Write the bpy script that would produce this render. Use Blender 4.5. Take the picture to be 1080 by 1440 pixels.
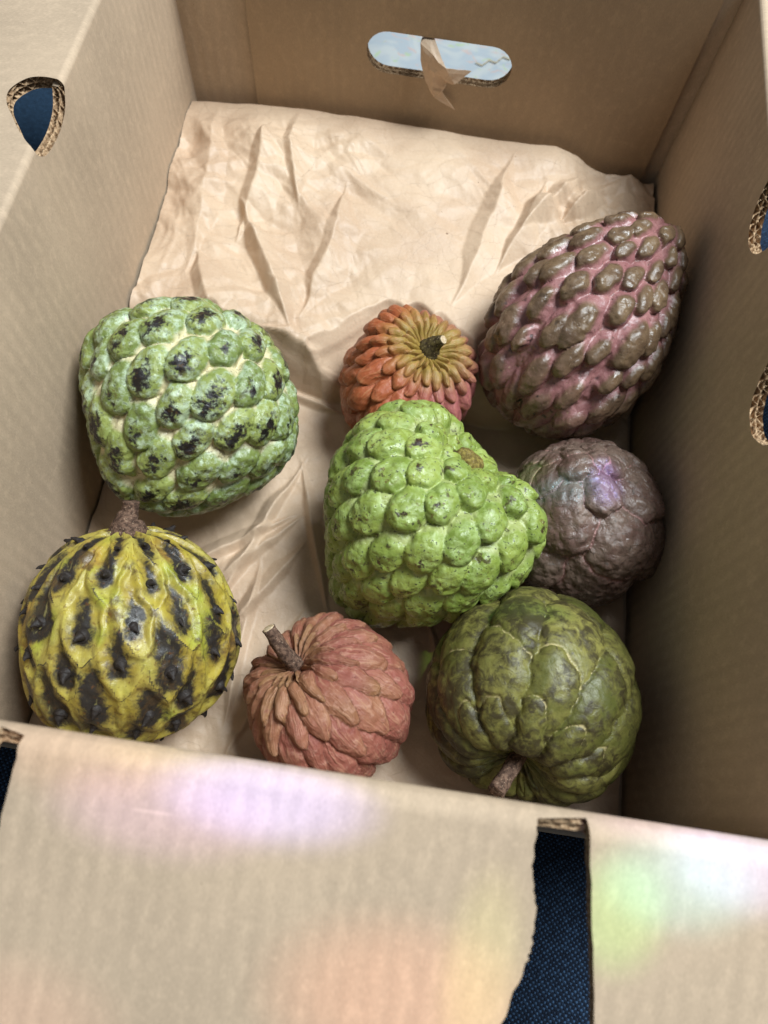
import bpy, bmesh, math, random
import numpy as np
from mathutils import Vector, Matrix
from mathutils.geometry import delaunay_2d_cdt

for o in list(bpy.data.objects):
    bpy.data.objects.remove(o)
S = bpy.context.scene
C = S.collection
R = math.radians

# ------------------------------------------------------------------ camera
cam = bpy.data.cameras.new('camera')
cam.sensor_fit = 'HORIZONTAL'
cam.sensor_width = 36.0
cam.lens = 34.93
cam.clip_start = 0.01
cam.clip_end = 50
cam.dof.use_dof = True
cam.dof.focus_distance = 0.39
cam.dof.aperture_fstop = 11.0
co = bpy.data.objects.new('camera', cam)
co.location = (0.01554518, -0.01181091, 0.44920307)
co.rotation_euler = (0.38309227, -0.04710174, 0.14431731)
C.objects.link(co)
S.camera = co

# ------------------------------------------------------------------ light
w = bpy.data.worlds.new('World')
S.world = w
w.use_nodes = True
bg = w.node_tree.nodes['Background']
bg.inputs[0].default_value = (0.86, 0.94, 1.0, 1)
bg.inputs[1].default_value = 0.18


def area(name, loc, target, size, energy, col):
    l = bpy.data.lights.new(name, 'AREA')
    l.shape = 'RECTANGLE'
    l.size, l.size_y = size
    l.energy = energy
    l.color = col
    o = bpy.data.objects.new(name, l)
    o.location = loc
    o.rotation_euler = (Vector(target) - Vector(loc)).to_track_quat('-Z', 'Y').to_euler()
    C.objects.link(o)


area('window_light', (0.58, 0.47, 1.48), (0.0, 0.16, 0.08), (0.60, 0.60), 42.0, (0.88, 0.96, 1.0))

S.view_settings.view_transform = 'Standard'
S.view_settings.look = 'None'
S.view_settings.exposure = 0.08
S.view_settings.gamma = 1.0
S.view_settings.use_curve_mapping = False
S.render.engine = 'CYCLES'


def spot(loc, target, deg, energy, col, sx=1.0, sy=1.0, roll=0.0):
    # a patch of window light split into colours by a prism hung in the window
    l = bpy.data.lights.new('prism_light', 'SPOT')
    l.energy = energy
    l.color = col
    l.spot_size = R(deg)
    l.spot_blend = 1.0
    l.shadow_soft_size = 0.004
    o = bpy.data.objects.new('prism_light', l)
    o.location = loc
    za = (Vector(loc) - Vector(target)).normalized()
    ya = za.cross(Vector((1, 0, 0))).normalized()
    xa = ya.cross(za)
    m3 = Matrix((xa, ya, za)).transposed() @ Matrix.Rotation(roll, 3, 'Z')
    o.rotation_euler = m3.to_euler()
    o.scale = (sx, sy, 1)
    C.objects.link(o)


# ------------------------------------------------------------------ numpy noise
def _h(ix, iy, iz, seed):
    n = (ix.astype(np.int64) * 374761393 + iy.astype(np.int64) * 668265263 + iz.astype(np.int64) * 2147483647 + seed * 1274126177) & 0xffffffff
    n = ((n ^ (n >> 13)) * 1274126177) & 0xffffffff
    n = ((n ^ (n >> 16)) * 2246822519) & 0xffffffff
    n = n ^ (n >> 15)
    return (n & 0xffffff) / 8388607.5 - 1.0


def vnoise(p, scale, seed=0):
    q = np.asarray(p, float) * scale + 1000.0
    i = np.floor(q).astype(np.int64)
    f = q - i
    f = f * f * f * (f * (f * 6 - 15) + 10)
    out = 0
    for dx in (0, 1):
        for dy in (0, 1):
            for dz in (0, 1):
                wgt = (f[:, 0] if dx else 1 - f[:, 0]) * (f[:, 1] if dy else 1 - f[:, 1]) * (f[:, 2] if dz else 1 - f[:, 2])
                out = out + wgt * _h(i[:, 0] + dx, i[:, 1] + dy, i[:, 2] + dz, seed)
    return out


def facet(x, y, scale, seed):
    # piecewise-planar crumple: random heights on a triangular lattice, linear inside each triangle
    qx = (x + y * 0.577) * scale + 500
    qy = (y * 1.1547) * scale + 500
    ix = np.floor(qx).astype(np.int64)
    iy = np.floor(qy).astype(np.int64)
    fx, fy = qx - ix, qy - iy
    z = np.zeros_like(ix)
    a = _h(ix, iy, z, seed)
    b = _h(ix + 1, iy, z, seed)
    c = _h(ix, iy + 1, z, seed)
    d = _h(ix + 1, iy + 1, z, seed)
    low = a + (b - a) * fx + (c - a) * fy
    up = d + (c - d) * (1 - fx) + (b - d) * (1 - fy)
    return np.where(fx + fy < 1, low, up)


def sstep(a, b, x):
    t = np.clip((x - a) / (b - a), 0, 1)
    return t * t * (3 - 2 * t)


# ------------------------------------------------------------------ object helpers
def lin(r, g, b):
    def f(c):
        c /= 255.0
        return c / 12.92 if c <= 0.04045 else ((c + 0.055) / 1.055) ** 2.4
    return (f(r), f(g), f(b), 1.0)


def tag(o, label, cat, group=None, kind=None):
    if label:
        o['label'] = label
    if cat:
        o['category'] = cat
    if group:
        o['group'] = group
    if kind:
        o['kind'] = kind
    return o


def empty(name, loc):
    o = bpy.data.objects.new(name, None)
    o.empty_display_size = 0.02
    o.location = loc
    C.objects.link(o)
    return o


def mesh_obj(name, V, F, mat, parent=None, smooth=True, attrs=None, uv=None):
    V = np.asarray(V, np.float32)
    me = bpy.data.meshes.new(name)
    if isinstance(F, np.ndarray):
        k = F.shape[1]
        me.vertices.add(len(V))
        me.vertices.foreach_set('co', V.ravel())
        me.loops.add(F.size)
        me.loops.foreach_set('vertex_index', F.astype(np.int32).ravel())
        me.polygons.add(len(F))
        me.polygons.foreach_set('loop_start', (np.arange(len(F)) * k).astype(np.int32))
        me.update(calc_edges=True)
        me.validate()
    else:
        me.from_pydata([tuple(map(float, v)) for v in V], [], F)
    if attrs:
        for kname, arr in attrs.items():
            at = me.attributes.new(kname, 'FLOAT', 'POINT')
            at.data.foreach_set('value', np.asarray(arr, np.float32))
    if uv is not None:
        ul = me.uv_layers.new(name='uv')
        li = np.zeros(len(me.loops), np.int32)
        me.loops.foreach_get('vertex_index', li)
        ul.data.foreach_set('uv', np.asarray(uv, np.float32)[li].ravel())
    me.polygons.foreach_set('use_smooth', np.full(len(me.polygons), smooth))
    me.materials.append(mat)
    o = bpy.data.objects.new(name, me)
    C.objects.link(o)
    if parent is not None:
        o.parent = parent
    return o


# ------------------------------------------------------------------ materials
class NT:
    def __init__(s, name):
        s.m = bpy.data.materials.new(name)
        s.m.use_nodes = True
        s.t = s.m.node_tree
        s.b = s.t.nodes['Principled BSDF']
        s.tc = s.t.nodes.new('ShaderNodeTexCoord')

    def lk(s, sock, v):
        if isinstance(v, bpy.types.NodeSocket):
            s.t.links.new(v, sock)
        else:
            sock.default_value = v

    def attr(s, n):
        a = s.t.nodes.new('ShaderNodeAttribute')
        a.attribute_name = n
        return a.outputs['Fac']

    def math(s, op, a, b=0.0):
        n = s.t.nodes.new('ShaderNodeMath')
        n.operation = op
        s.lk(n.inputs[0], a)
        s.lk(n.inputs[1], b)
        return n.outputs[0]

    def rng(s, v, a, b, c=0.0, d=1.0):
        n = s.t.nodes.new('ShaderNodeMapRange')
        n.interpolation_type = 'SMOOTHSTEP'
        s.lk(n.inputs[0], v)
        for i, x in enumerate((a, b, c, d)):
            n.inputs[i + 1].default_value = x
        return n.outputs[0]

    def scaled(s, vec, sc):
        n = s.t.nodes.new('ShaderNodeMapping')
        s.lk(n.inputs[0], vec)
        n.inputs['Scale'].default_value = sc
        return n.outputs[0]

    def noise(s, scale, detail=3.0, rough=0.55, vec=None, dist=0.0):
        n = s.t.nodes.new('ShaderNodeTexNoise')
        s.lk(n.inputs['Vector'], vec if vec is not None else s.tc.outputs['Object'])
        n.inputs['Scale'].default_value = scale
        n.inputs['Detail'].default_value = detail
        n.inputs['Roughness'].default_value = rough
        n.inputs['Distortion'].default_value = dist
        return n.outputs['Fac']

    def streak(s, su, sv, detail=3.0):
        # fibres running along each scale
        cb = s.t.nodes.new('ShaderNodeCombineXYZ')
        s.lk(cb.inputs[0], s.math('MULTIPLY', s.attr('u'), su))
        s.lk(cb.inputs[1], s.math('MULTIPLY', s.attr('v'), sv))
        s.lk(cb.inputs[2], s.math('MULTIPLY', s.attr('rnd'), 60.0))
        return s.noise(1.0, detail, .6, cb.outputs[0])

    def voro(s, scale, vec=None, feature='F1'):
        n = s.t.nodes.new('ShaderNodeTexVoronoi')
        n.feature = feature
        s.lk(n.inputs['Vector'], vec if vec is not None else s.tc.outputs['Object'])
        n.inputs['Scale'].default_value = scale
        return n.outputs['Distance']

    def mix(s, f, a, b):
        n = s.t.nodes.new('ShaderNodeMix')
        n.data_type = 'RGBA'
        s.lk(n.inputs[0], f)
        s.lk(n.inputs[6], a)
        s.lk(n.inputs[7], b)
        return n.outputs[2]

    def bump(s, h, strength, dist):
        n = s.t.nodes.new('ShaderNodeBump')
        n.inputs['Strength'].default_value = strength
        n.inputs['Distance'].default_value = dist
        s.lk(n.inputs['Height'], h)
        s.t.links.new(n.outputs[0], s.b.inputs['Normal'])

    def out(s, col, rough=0.6, spec=0.4):
        s.lk(s.b.inputs['Base Color'], col)
        s.lk(s.b.inputs['Roughness'], rough)
        s.b.inputs['Specular IOR Level'].default_value = spec
        return s.m


def card_mat(name, base, ribs=1.0):
    n = NT(name)
    uv = n.tc.outputs['UV']
    fib = n.noise(1500, 4, .65, n.scaled(uv, (1.0, 0.35, 1)))
    big = n.noise(14, 3, .5, n.scaled(uv, (1.0, 0.6, 1)))
    mid = n.noise(240, 3, .6, n.scaled(uv, (1.0, 0.5, 1)))
    sep = n.t.nodes.new('ShaderNodeSeparateXYZ')
    n.t.links.new(uv, sep.inputs[0])
    wob = n.noise(30, 2, .5, n.scaled(uv, (1.0, 0.12, 1)))
    rib = n.math('SINE', n.math('ADD', n.math('MULTIPLY', sep.outputs[0], 2 * math.pi / .0078), n.math('MULTIPLY', wob, 5.0)))
    rib = n.math('MULTIPLY', n.math('ADD', n.math('MULTIPLY', rib, .5), .5), n.rng(n.noise(18, 2, .5), .3, .7, .25, 1.0))
    c = n.mix(n.rng(big, .35, .65), lin(*[v * .97 for v in base]), lin(*[min(255, v * 1.03) for v in base]))
    c = n.mix(n.math('MULTIPLY', rib, .22 * ribs), c, lin(*[v * .80 for v in base]))
    c = n.mix(n.math('MULTIPLY', n.rng(mid, .45, .75), .32), c, lin(*[min(255, v * 1.16) for v in base]))
    c = n.mix(n.math('MULTIPLY', n.rng(fib, .50, .75), .35), c, lin(*[min(255, v * 1.2) for v in base]))
    c = n.mix(n.math('MULTIPLY', n.rng(fib, .48, .25), .35), c, lin(*[v * .74 for v in base]))
    sp = n.noise(420, 2, .5, n.scaled(uv, (1, .7, 1)))
    c = n.mix(n.math('MULTIPLY', n.rng(sp, .75, .82), .55), c, lin(70, 52, 38))
    sc = n.noise(60, 2, .4, n.scaled(uv, (.25, 2.5, 1)), .3)
    c = n.mix(n.math('MULTIPLY', n.rng(sc, .74, .80), .35), c, lin(*[min(255, v * 1.22) for v in base]))
    h = n.math('ADD', n.math('MULTIPLY', rib, ribs * .8), n.math('ADD', n.math('MULTIPLY', fib, .30), n.math('MULTIPLY', mid, .30)))
    n.bump(h, .4, .0004)
    return n.out(c, .80, .2)


CARD = card_mat('kraft_cardboard', (181, 159, 135))
CARD_IN = card_mat('kraft_cardboard_inner_ply', (164, 139, 111), .4)


def edge_mat():
    n = NT('corrugated_cut_edge')
    a = n.noise(700, 3)
    c = n.mix(n.rng(a, .3, .7), lin(120, 92, 66), lin(196, 166, 132))
    n.bump(a, .5, .0005)
    return n.out(c, .9, .1)


EDGE = edge_mat()


def paper_mat():
    n = NT('brown_packing_paper')
    fib = n.noise(700, 4, .65)
    big = n.noise(16, 3, .5)
    c = n.mix(n.rng(big, .3, .7), lin(188, 160, 134), lin(202, 176, 149))
    c = n.mix(n.math('MULTIPLY', n.rng(fib, .4, .75), .22), c, lin(220, 198, 172))
    sp = n.noise(230, 2, .5)
    c = n.mix(n.rng(sp, .775, .80), c, lin(110, 80, 56))

    def tilt(scale, stretch, dist):
        # flat facets between creases: every cell of the sheet leans its own way
        wob = n.t.nodes.new('ShaderNodeTexNoise')
        n.lk(wob.inputs['Vector'], n.tc.outputs['Object'])
        wob.inputs['Scale'].default_value = 22
        wob.inputs['Detail'].default_value = 2
        off = n.t.nodes.new('ShaderNodeVectorMath')
        off.operation = 'MULTIPLY_ADD'
        n.t.links.new(wob.outputs['Color'], off.inputs[0])
        off.inputs[1].default_value = (dist, dist, dist)
        n.t.links.new(n.tc.outputs['Object'], off.inputs[2])
        v = n.t.nodes.new('ShaderNodeTexVoronoi')
        v.voronoi_dimensions = '2D'
        vec = n.scaled(off.outputs[0], stretch)
        n.t.links.new(vec, v.inputs['Vector'])
        v.inputs['Scale'].default_value = scale
        d = n.t.nodes.new('ShaderNodeVectorMath')
        d.operation = 'SUBTRACT'
        n.t.links.new(vec, d.inputs[0])
        n.t.links.new(v.outputs['Position'], d.inputs[1])
        r = n.t.nodes.new('ShaderNodeVectorMath')
        r.operation = 'SUBTRACT'
        n.t.links.new(v.outputs['Color'], r.inputs[0])
        r.inputs[1].default_value = (.5, .5, .5)
        q = n.t.nodes.new('ShaderNodeVectorMath')
        q.operation = 'DOT_PRODUCT'
        n.t.links.new(d.outputs[0], q.inputs[0])
        n.t.links.new(r.outputs[0], q.inputs[1])
        return q.outputs['Value']
    mask = n.rng(n.noise(9, 2, .5), .35, .65, .25, 1.0)
    t1 = n.math('MULTIPLY', tilt(32, (1, .55, 1), .03), mask)
    t2 = n.math('MULTIPLY', tilt(85, (.8, 1, 1), .02), mask)
    h = n.math('ADD', n.math('MULTIPLY', t1, .10), n.math('ADD', n.math('MULTIPLY', t2, .05), n.math('MULTIPLY', n.noise(120, 4, .6), .0006)))
    h = n.math('ADD', h, n.math('MULTIPLY', fib, .00012))
    n.bump(h, 1.0, 1.0)
    return n.out(c, n.rng(fib, .3, .7, .42, .58), .4)


PAPER = paper_mat()


def fabric_mat(name, dark, light, per=0.0019):
    n = NT(name)
    ob = n.tc.outputs['Object']
    wob = n.noise(220, 2)
    sep = n.t.nodes.new('ShaderNodeSeparateXYZ')
    rot = n.t.nodes.new('ShaderNodeMapping')
    n.lk(rot.inputs[0], ob)
    rot.inputs['Rotation'].default_value = (0, 0, R(7))
    n.t.links.new(rot.outputs[0], sep.inputs[0])
    k = math.pi / per
    jit = n.math('MULTIPLY', wob, 2.2)
    sx = n.math('SINE', n.math('ADD', n.math('MULTIPLY', sep.outputs[0], k), jit))
    sy = n.math('SINE', n.math('ADD', n.math('MULTIPLY', sep.outputs[1], k), jit))
    chk = n.math('MULTIPLY', sx, sy)
    ax = n.math('ABSOLUTE', sx)
    ay = n.math('ABSOLUTE', sy)
    hgt = n.math('MULTIPLY', ax, ay)
    thr = n.noise(330, 3, .7)
    f = n.math('MULTIPLY', n.rng(n.math('ADD', chk, n.math('MULTIPLY', n.math('SUBTRACT', thr, .5), 4.5)), -.6, 1.5), n.rng(hgt, .0, .35))
    c = n.mix(f, dark, light)
    n.bump(hgt, .8, .0008)
    return n.out(c, .85, .2)


NAVY = fabric_mat('navy_woven_upholstery', lin(20, 29, 44), lin(62, 90, 122), .0015)
BLUE2 = fabric_mat('faded_blue_cushion_cloth', lin(28, 48, 68), lin(56, 86, 114), .0011)


def print_mat():
    n = NT('pale_blue_printed_cotton')
    b = n.noise(34, 2, .5, None, 1.5)
    p = n.noise(60, 2, .5, n.scaled(n.tc.outputs['Object'], (1, 1.3, 1)), 2.0)
    c = n.mix(n.rng(b, .4, .62), lin(150, 158, 164), lin(164, 168, 168))
    c = n.mix(n.math('MULTIPLY', n.rng(p, .6, .66), .6), c, lin(178, 150, 140))
    q = n.noise(48, 2, .5, n.scaled(n.tc.outputs['Object'], (1.4, 1, 3)), 1.2)
    c = n.mix(n.math('MULTIPLY', n.rng(q, .62, .67), .55), c, lin(150, 170, 120))
    n.bump(n.noise(900, 2), .2, .0005)
    return n.out(c, .8, .2)


PRINT = print_mat()
VINE = NT('tan_vine_print').out(lin(150, 140, 118), .8, .2)

# ------------------------------------------------------------------ dimensions
HW, D, H = 0.170, 0.4438, 0.1905
T = 0.006
BR = 0.0072


def catmull(P, n=8, closed=True):
    P = [np.array(p, float) for p in P]
    out = []
    m = len(P)
    for i in range(m if closed else m - 1):
        p0, p1, p2, p3 = (P[(i + k - 1) % m] for k in range(4)) if closed else (P[max(i - 1, 0)], P[i], P[i + 1], P[min(i + 2, m - 1)])
        for j in range(n):
            t = j / n
            out.append(.5 * ((2 * p1) + (-p0 + p2) * t + (2 * p0 - 5 * p1 + 4 * p2 - p3) * t * t + (-p0 + 3 * p1 - 3 * p2 + p3) * t ** 3))
    if not closed:
        out.append(P[-1])
    return [tuple(p) for p in out]


def resample(P, step, closed):
    P = [np.array(p, float) for p in P]
    if closed:
        P = P + [P[0]]
    L = [0]
    for a, b in zip(P[:-1], P[1:]):
        L.append(L[-1] + np.linalg.norm(b - a))
    n = max(2, int(L[-1] / step))
    ss = np.linspace(0, L[-1], n + 1)
    X = np.array(P)
    return np.stack([np.interp(ss, L, X[:, k]) for k in range(X.shape[1])], 1), ss


def bend_map(base, U, O, droop, v0, BR=BR):
    # flat pattern (u, v) -> wall going up, round fold, flap going out and down. returns (position, outward normal = board side)
    base, U, O = np.array(base, float), np.array(U, float), np.array(O, float)
    Z = np.array([0, 0, 1.0])
    va = v0 - BR
    tot = math.pi / 2 + droop
    cen = base + Z * va + O * BR

    def f(u, v):
        if v <= va:
            return base + U * u + Z * v, O
        a = (v - va) / BR
        if a <= tot:
            rad = -O * math.cos(a) + Z * math.sin(a)
            return cen + U * u + rad * BR, -rad * min(1.0, .95 * BR / T)
        rad = -O * math.cos(tot) + Z * math.sin(tot)
        tang = O * math.sin(tot) + Z * math.cos(tot)
        return cen + U * u + rad * BR + tang * (v - va - tot * BR), -rad
    return f


def flat_map(base, U, Vv, O):
    base, U, Vv, O = (np.array(x, float) for x in (base, U, Vv, O))
    return lambda u, v: (base + U * u + Vv * v, O)


def strip(f, loop, closed, inward_sign, parent, th, seed, name='cut_edge'):
    # corrugated cut edge: liners and wavy flutes standing proud of the hollows
    P, ss = resample(loop, .0005, closed)
    n = len(P)
    nw = 17
    tan = np.gradient(P, axis=0)
    if closed:
        tan[0] = tan[-1] = P[1] - P[-2]
    tan /= np.linalg.norm(tan, axis=1)[:, None] + 1e-12
    inn = np.stack([-tan[:, 1], tan[:, 0]], 1) * inward_sign
    W = np.linspace(0, 1, nw)
    rs = np.random.RandomState(seed)
    ph = rs.rand() * 6
    ss3 = np.stack([ss, ss * 0, ss * 0], 1)
    jit = vnoise(ss3, 220, seed) * 1.3
    rag = vnoise(ss3, 500, seed + 3)
    V, UV = [], []
    for i in range(n):
        w1 = .25 + .2 * math.sin(ss[i] / .0062 * 2 * math.pi + ph + jit[i])
        w2 = .75 + .2 * math.sin(ss[i] / .0048 * 2 * math.pi + 2 * ph - jit[i])
        for j, ww in enumerate(W):
            ds = min(abs(ww), abs(ww - .5), abs(1 - ww), abs(ww - w1) * .8, abs(ww - w2) * .8)
            ins = .0046 * float(sstep(.035, .11, ds))
            if 0 < j < nw - 1:
                ins += .0006 * max(0, rag[i] + .3 * math.sin(i * 3.1 + j * 2.3))
            q = P[i] + inn[i] * ins
            p, O = f(q[0], q[1])
            V.append(p + O * th * ww)
            UV.append((ss[i], ww * th))
    F = []
    for i in range(n - 1):
        for j in range(nw - 1):
            a = i * nw + j
            F.append((a, a + 1, a + nw + 1, a + nw))
    return mesh_obj(name, V, np.array(F), EDGE, parent, True, None, UV)


def panel(f, outline, holes, parts, parent, th=T, mat=CARD, vlines=(), du=None, strips=(), seed=0):
    # parts: list of (name, test(u,v)) ; triangulate the pattern, split it into parts, give it both faces and outer sides
    pts, edges, loops = [], [], []
    for lp in [outline] + list(holes):
        s = len(pts)
        pts += [Vector((p[0], p[1])) for p in lp]
        edges += [(s + i, s + (i + 1) % len(lp)) for i in range(len(lp))]
    us = [p[0] for p in outline]
    for v in vlines:
        s = len(pts)
        k = 26
        uu = np.linspace(min(us) + 1e-4, max(us) - 1e-4, k)
        pts += [Vector((u, v)) for u in uu]
        edges += [(s + i, s + i + 1) for i in range(k - 1)]
    vv, ee, ff, *_ = delaunay_2d_cdt(pts, edges, [], 0, 1e-7)

    def inside(c, lp):
        r = False
        j = len(lp) - 1
        for i in range(len(lp)):
            xi, yi = lp[i][0], lp[i][1]
            xj, yj = lp[j][0], lp[j][1]
            if (yi > c[1]) != (yj > c[1]) and c[0] < (xj - xi) * (c[1] - yi) / (yj - yi) + xi:
                r = not r
            j = i
        return r
    tris = []
    for t in ff:
        c = sum((vv[i] for i in t), Vector((0, 0))) / len(t)
        if inside(c, outline) and not any(inside(c, h) for h in holes):
            tris.append((t, c))
    res = {}
    for nm, test in parts:
        idx, V, UV, F = {}, [], [], []
        sel = [t for t, c in tris if test(c[0], c[1])]
        ecount = {}
        for t in sel:
            for i in t:
                if i not in idx:
                    idx[i] = len(V) // 2
                    p, O = f(vv[i][0], vv[i][1])
                    V += [p, p + O * th]
                    UV += [(vv[i][0], vv[i][1])] * 2
            tt = [idx[i] for i in t]
            F.append(tuple(2 * i for i in tt))
            F.append(tuple(2 * i + 1 for i in reversed(tt)))
        o = mesh_obj(nm, V, [tuple(x) for x in F], mat, parent, True, None, UV)
        # recalc so faces point to air
        res[nm] = o
    for (lp, closed, sgn, owner) in strips:
        strip(f, lp, closed, sgn, res[owner], th, seed)
        seed += 7
    return res


# ------------------------------------------------------------------ the surface under the box
def surface():
    nx, ny = 120, 120
    x = np.linspace(-1.3, 1.3, nx)
    y = np.linspace(-1.0, 1.6, ny)
    X, Y = np.meshgrid(x, y, indexing='ij')
    P = np.stack([X.ravel(), Y.ravel(), X.ravel() * 0], 1)
    z = -.0085 + vnoise(P, 4, 3) * .003 * sstep(.25, .5, np.hypot(P[:, 0], P[:, 1] - .22))
    P[:, 2] = z
    I = np.arange(nx * ny).reshape(nx, ny)
    F = np.stack([I[:-1, :-1], I[1:, :-1], I[1:, 1:], I[:-1, 1:]], -1).reshape(-1, 4)
    o = mesh_obj('upholstery_surface', P, F, NAVY)
    o['kind'] = 'structure'


surface()


def pillow(name, cx, cy, sx, sy, th, rot, mat, label, cat, z0):
    n = 60
    a = np.linspace(-1, 1, n)
    U, V = np.meshgrid(a, a, indexing='ij')
    U, V = U.ravel(), V.ravel()
    prof = (np.clip(1 - np.abs(U) ** 3.5, 0, 1) * np.clip(1 - np.abs(V) ** 3.5, 0, 1)) ** .5
    P3 = np.stack([U, V, U * 0], 1)
    nz = vnoise(P3, 3, 9) * .06
    ca, sa = math.cos(rot), math.sin(rot)
    xx, yy = U * sx, V * sy
    top = np.stack([xx * ca - yy * sa, xx * sa + yy * ca, th * .5 + th * .5 * prof * (1 + nz)], 1)
    bot = np.stack([xx * ca - yy * sa, xx * sa + yy * ca, th * .5 - th * .5 * prof], 1)
    I = np.arange(n * n).reshape(n, n)
    F = np.stack([I[:-1, :-1], I[1:, :-1], I[1:, 1:], I[:-1, 1:]], -1).reshape(-1, 4)
    F2 = F[:, ::-1] + n * n
    o = mesh_obj(name, np.concatenate([top, bot]), np.concatenate([F, F2]), mat)
    o.location = (cx, cy, z0)
    tag(o, label, cat)
    return o


pillow('cushion', -.395, .30, .16, .165, .03, R(14), BLUE2, 'faded blue flat cushion lying beside the box, seen through the round hole', 'cushion', -.0095)


def printed_cloth():
    nx, ny = 90, 60
    U, V = np.meshgrid(np.linspace(-.30, .30, nx), np.linspace(.49, .95, ny), indexing='ij')
    P = np.stack([U.ravel(), V.ravel(), U.ravel() * 0], 1)
    P[:, 2] = .004 + .010 * (vnoise(P, 9, 5) + .5 * vnoise(P, 22, 6) + 1.2)
    edge = np.minimum(np.minimum(P[:, 0] + .30, .30 - P[:, 0]), np.minimum(P[:, 1] - .49, .95 - P[:, 1]))
    P[:, 2] = -.006 + (P[:, 2] + .006) * sstep(0, .05, edge)
    Q = P.copy()
    Q[:, 2] -= .0012
    I = np.arange(nx * ny).reshape(nx, ny)
    F = np.stack([I[:-1, :-1], I[1:, :-1], I[1:, 1:], I[:-1, 1:]], -1).reshape(-1, 4)
    o = mesh_obj('printed_cloth', np.concatenate([P, Q]), np.concatenate([F, F[:, ::-1] + nx * ny]), PRINT)
    tag(o, 'pale blue printed cotton cloth seen through the handle slot of the box', 'cloth')
    # the tan zigzag vine printed on it
    V, Fv = [], []
    k = 60
    for i in range(k + 1):
        t = i / k
        x = .028 + t * .05
        y = .570 + .035 * t + .0035 * (abs((t * 9) % 2 - 1) * 2 - 1)
        zz = np.interp(0, [0, 1], [0, 1])
        d = np.hypot(P[:, 0] - x, P[:, 1] - y)
        j = np.argsort(d)[:4]
        z = (P[j, 2] / (d[j] + 1e-4)).sum() / (1 / (d[j] + 1e-4)).sum() + .0012
        V += [(x, y - .0009, z), (x, y + .0009, z)]
    for i in range(k):
        Fv.append((2 * i, 2 * i + 2, 2 * i + 3, 2 * i + 1))
    mesh_obj('vine_print', V, Fv, VINE, o)


printed_cloth()

# ------------------------------------------------------------------ cardboard box
box = empty('cardboard_box', (0, D / 2, -.006))
tag(box, 'open brown corrugated cardboard box holding the fruit, its flaps folded outward', 'box')


def under(o_list):
    for o in o_list:
        o.matrix_parent_inverse = Matrix.Translation(box.location).inverted()


class Holder:
    pass


before = set(bpy.data.objects)
# bottom panel
fmap = flat_map((0, 0, 0), (1, 0, 0), (0, 1, 0), (0, 0, -1))
ol = [(-HW - T, -T), (HW + T, -T), (HW + T, D + T + .003), (-HW - T, D + T + .003)]
panel(fmap, ol, [], [('bottom_panel', lambda u, v: True)], box, th=.005)

# left wall and flap, one round hole across the fold
FL = .16
dl = R(8)
BS = .0030
arc = BS * (math.pi / 2 + dl)
vf = H - BS + arc * .5            # middle of the fold


def fv(d):                        # pattern v of a point d metres out on the flap from the nominal fold line
    return H - BS + arc + max(d - BS * .9, -arc * .5)


hole_l = catmull([(.2435, vf - .001), (.2475, H - .0085), (.2555, H - .0115), (.268, H - .0125), (.279, H - .010), (.2855, H - .004),
                  (.2870, vf), (.2890, fv(.010)), (.2875, fv(.018)), (.2800, fv(.0240)), (.2715, fv(.0225)), (.2620, fv(.0160)), (.2520, fv(.0085))], 7)
vl = list(np.linspace(H - BS, H - BS + arc, 9)) + [H * .5]
lm = bend_map((-HW, 0, 0), (0, 1, 0), (-1, 0, 0), dl, H, BS)
ol = [(-T, 0), (D + .009, 0), (D + .009, vf), (D - .004, vf + .004), (D - .004, H + FL), (.006, H + FL), (.006, vf + .004), (-T, vf)]
panel(lm, ol, [hole_l], [('side_wall', lambda u, v: v < vf), ('side_flap', lambda u, v: v >= vf)], box, vlines=vl,
      strips=[(hole_l, True, -1, 'side_wall'), (ol, True, 1, 'side_flap')], seed=11)

# right wall and flap, two round holes across the fold
rm = bend_map((HW, 0, 0), (0, 1, 0), (1, 0, 0), dl, H, BS)


def oval(cu, cv, ru, rv, n=44, seed=0, j=.03):
    rs = np.random.RandomState(seed)
    return [(cu + ru * math.cos(a) * (1 + j * rs.randn() * .3), cv + rv * math.sin(a) * (1 + j * rs.randn() * .3)) for a in np.linspace(0, 2 * math.pi, n, endpoint=False)]


h1 = oval(.2755, vf, .0195, .0245, seed=1)
h2 = oval(.1765, vf, .0225, .0315, seed=2)
panel(rm, ol, [h1, h2], [('side_wall', lambda u, v: v < vf), ('side_flap', lambda u, v: v >= vf)], box, vlines=vl,
      strips=[(h1, True, -1, 'side_wall'), (h2, True, -1, 'side_wall'), (ol, True, 1, 'side_flap')], seed=61)

# far wall: outer board, and an inner ply that stops short of both corners; handle slot through both
def slot_loop(cx, cz, hw, hr, tilt=0, n=12):
    L = []
    for k in range(n + 1):
        a = -math.pi / 2 + math.pi * k / n
        L.append((cx + hw - hr + hr * math.cos(a), cz + hr * math.sin(a)))
    for k in range(n + 1):
        a = math.pi / 2 + math.pi * k / n
        L.append((cx - hw + hr + hr * math.cos(a), cz + hr * math.sin(a)))
    return [(u, v + (u - cx) * tilt) for u, v in L]


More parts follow.
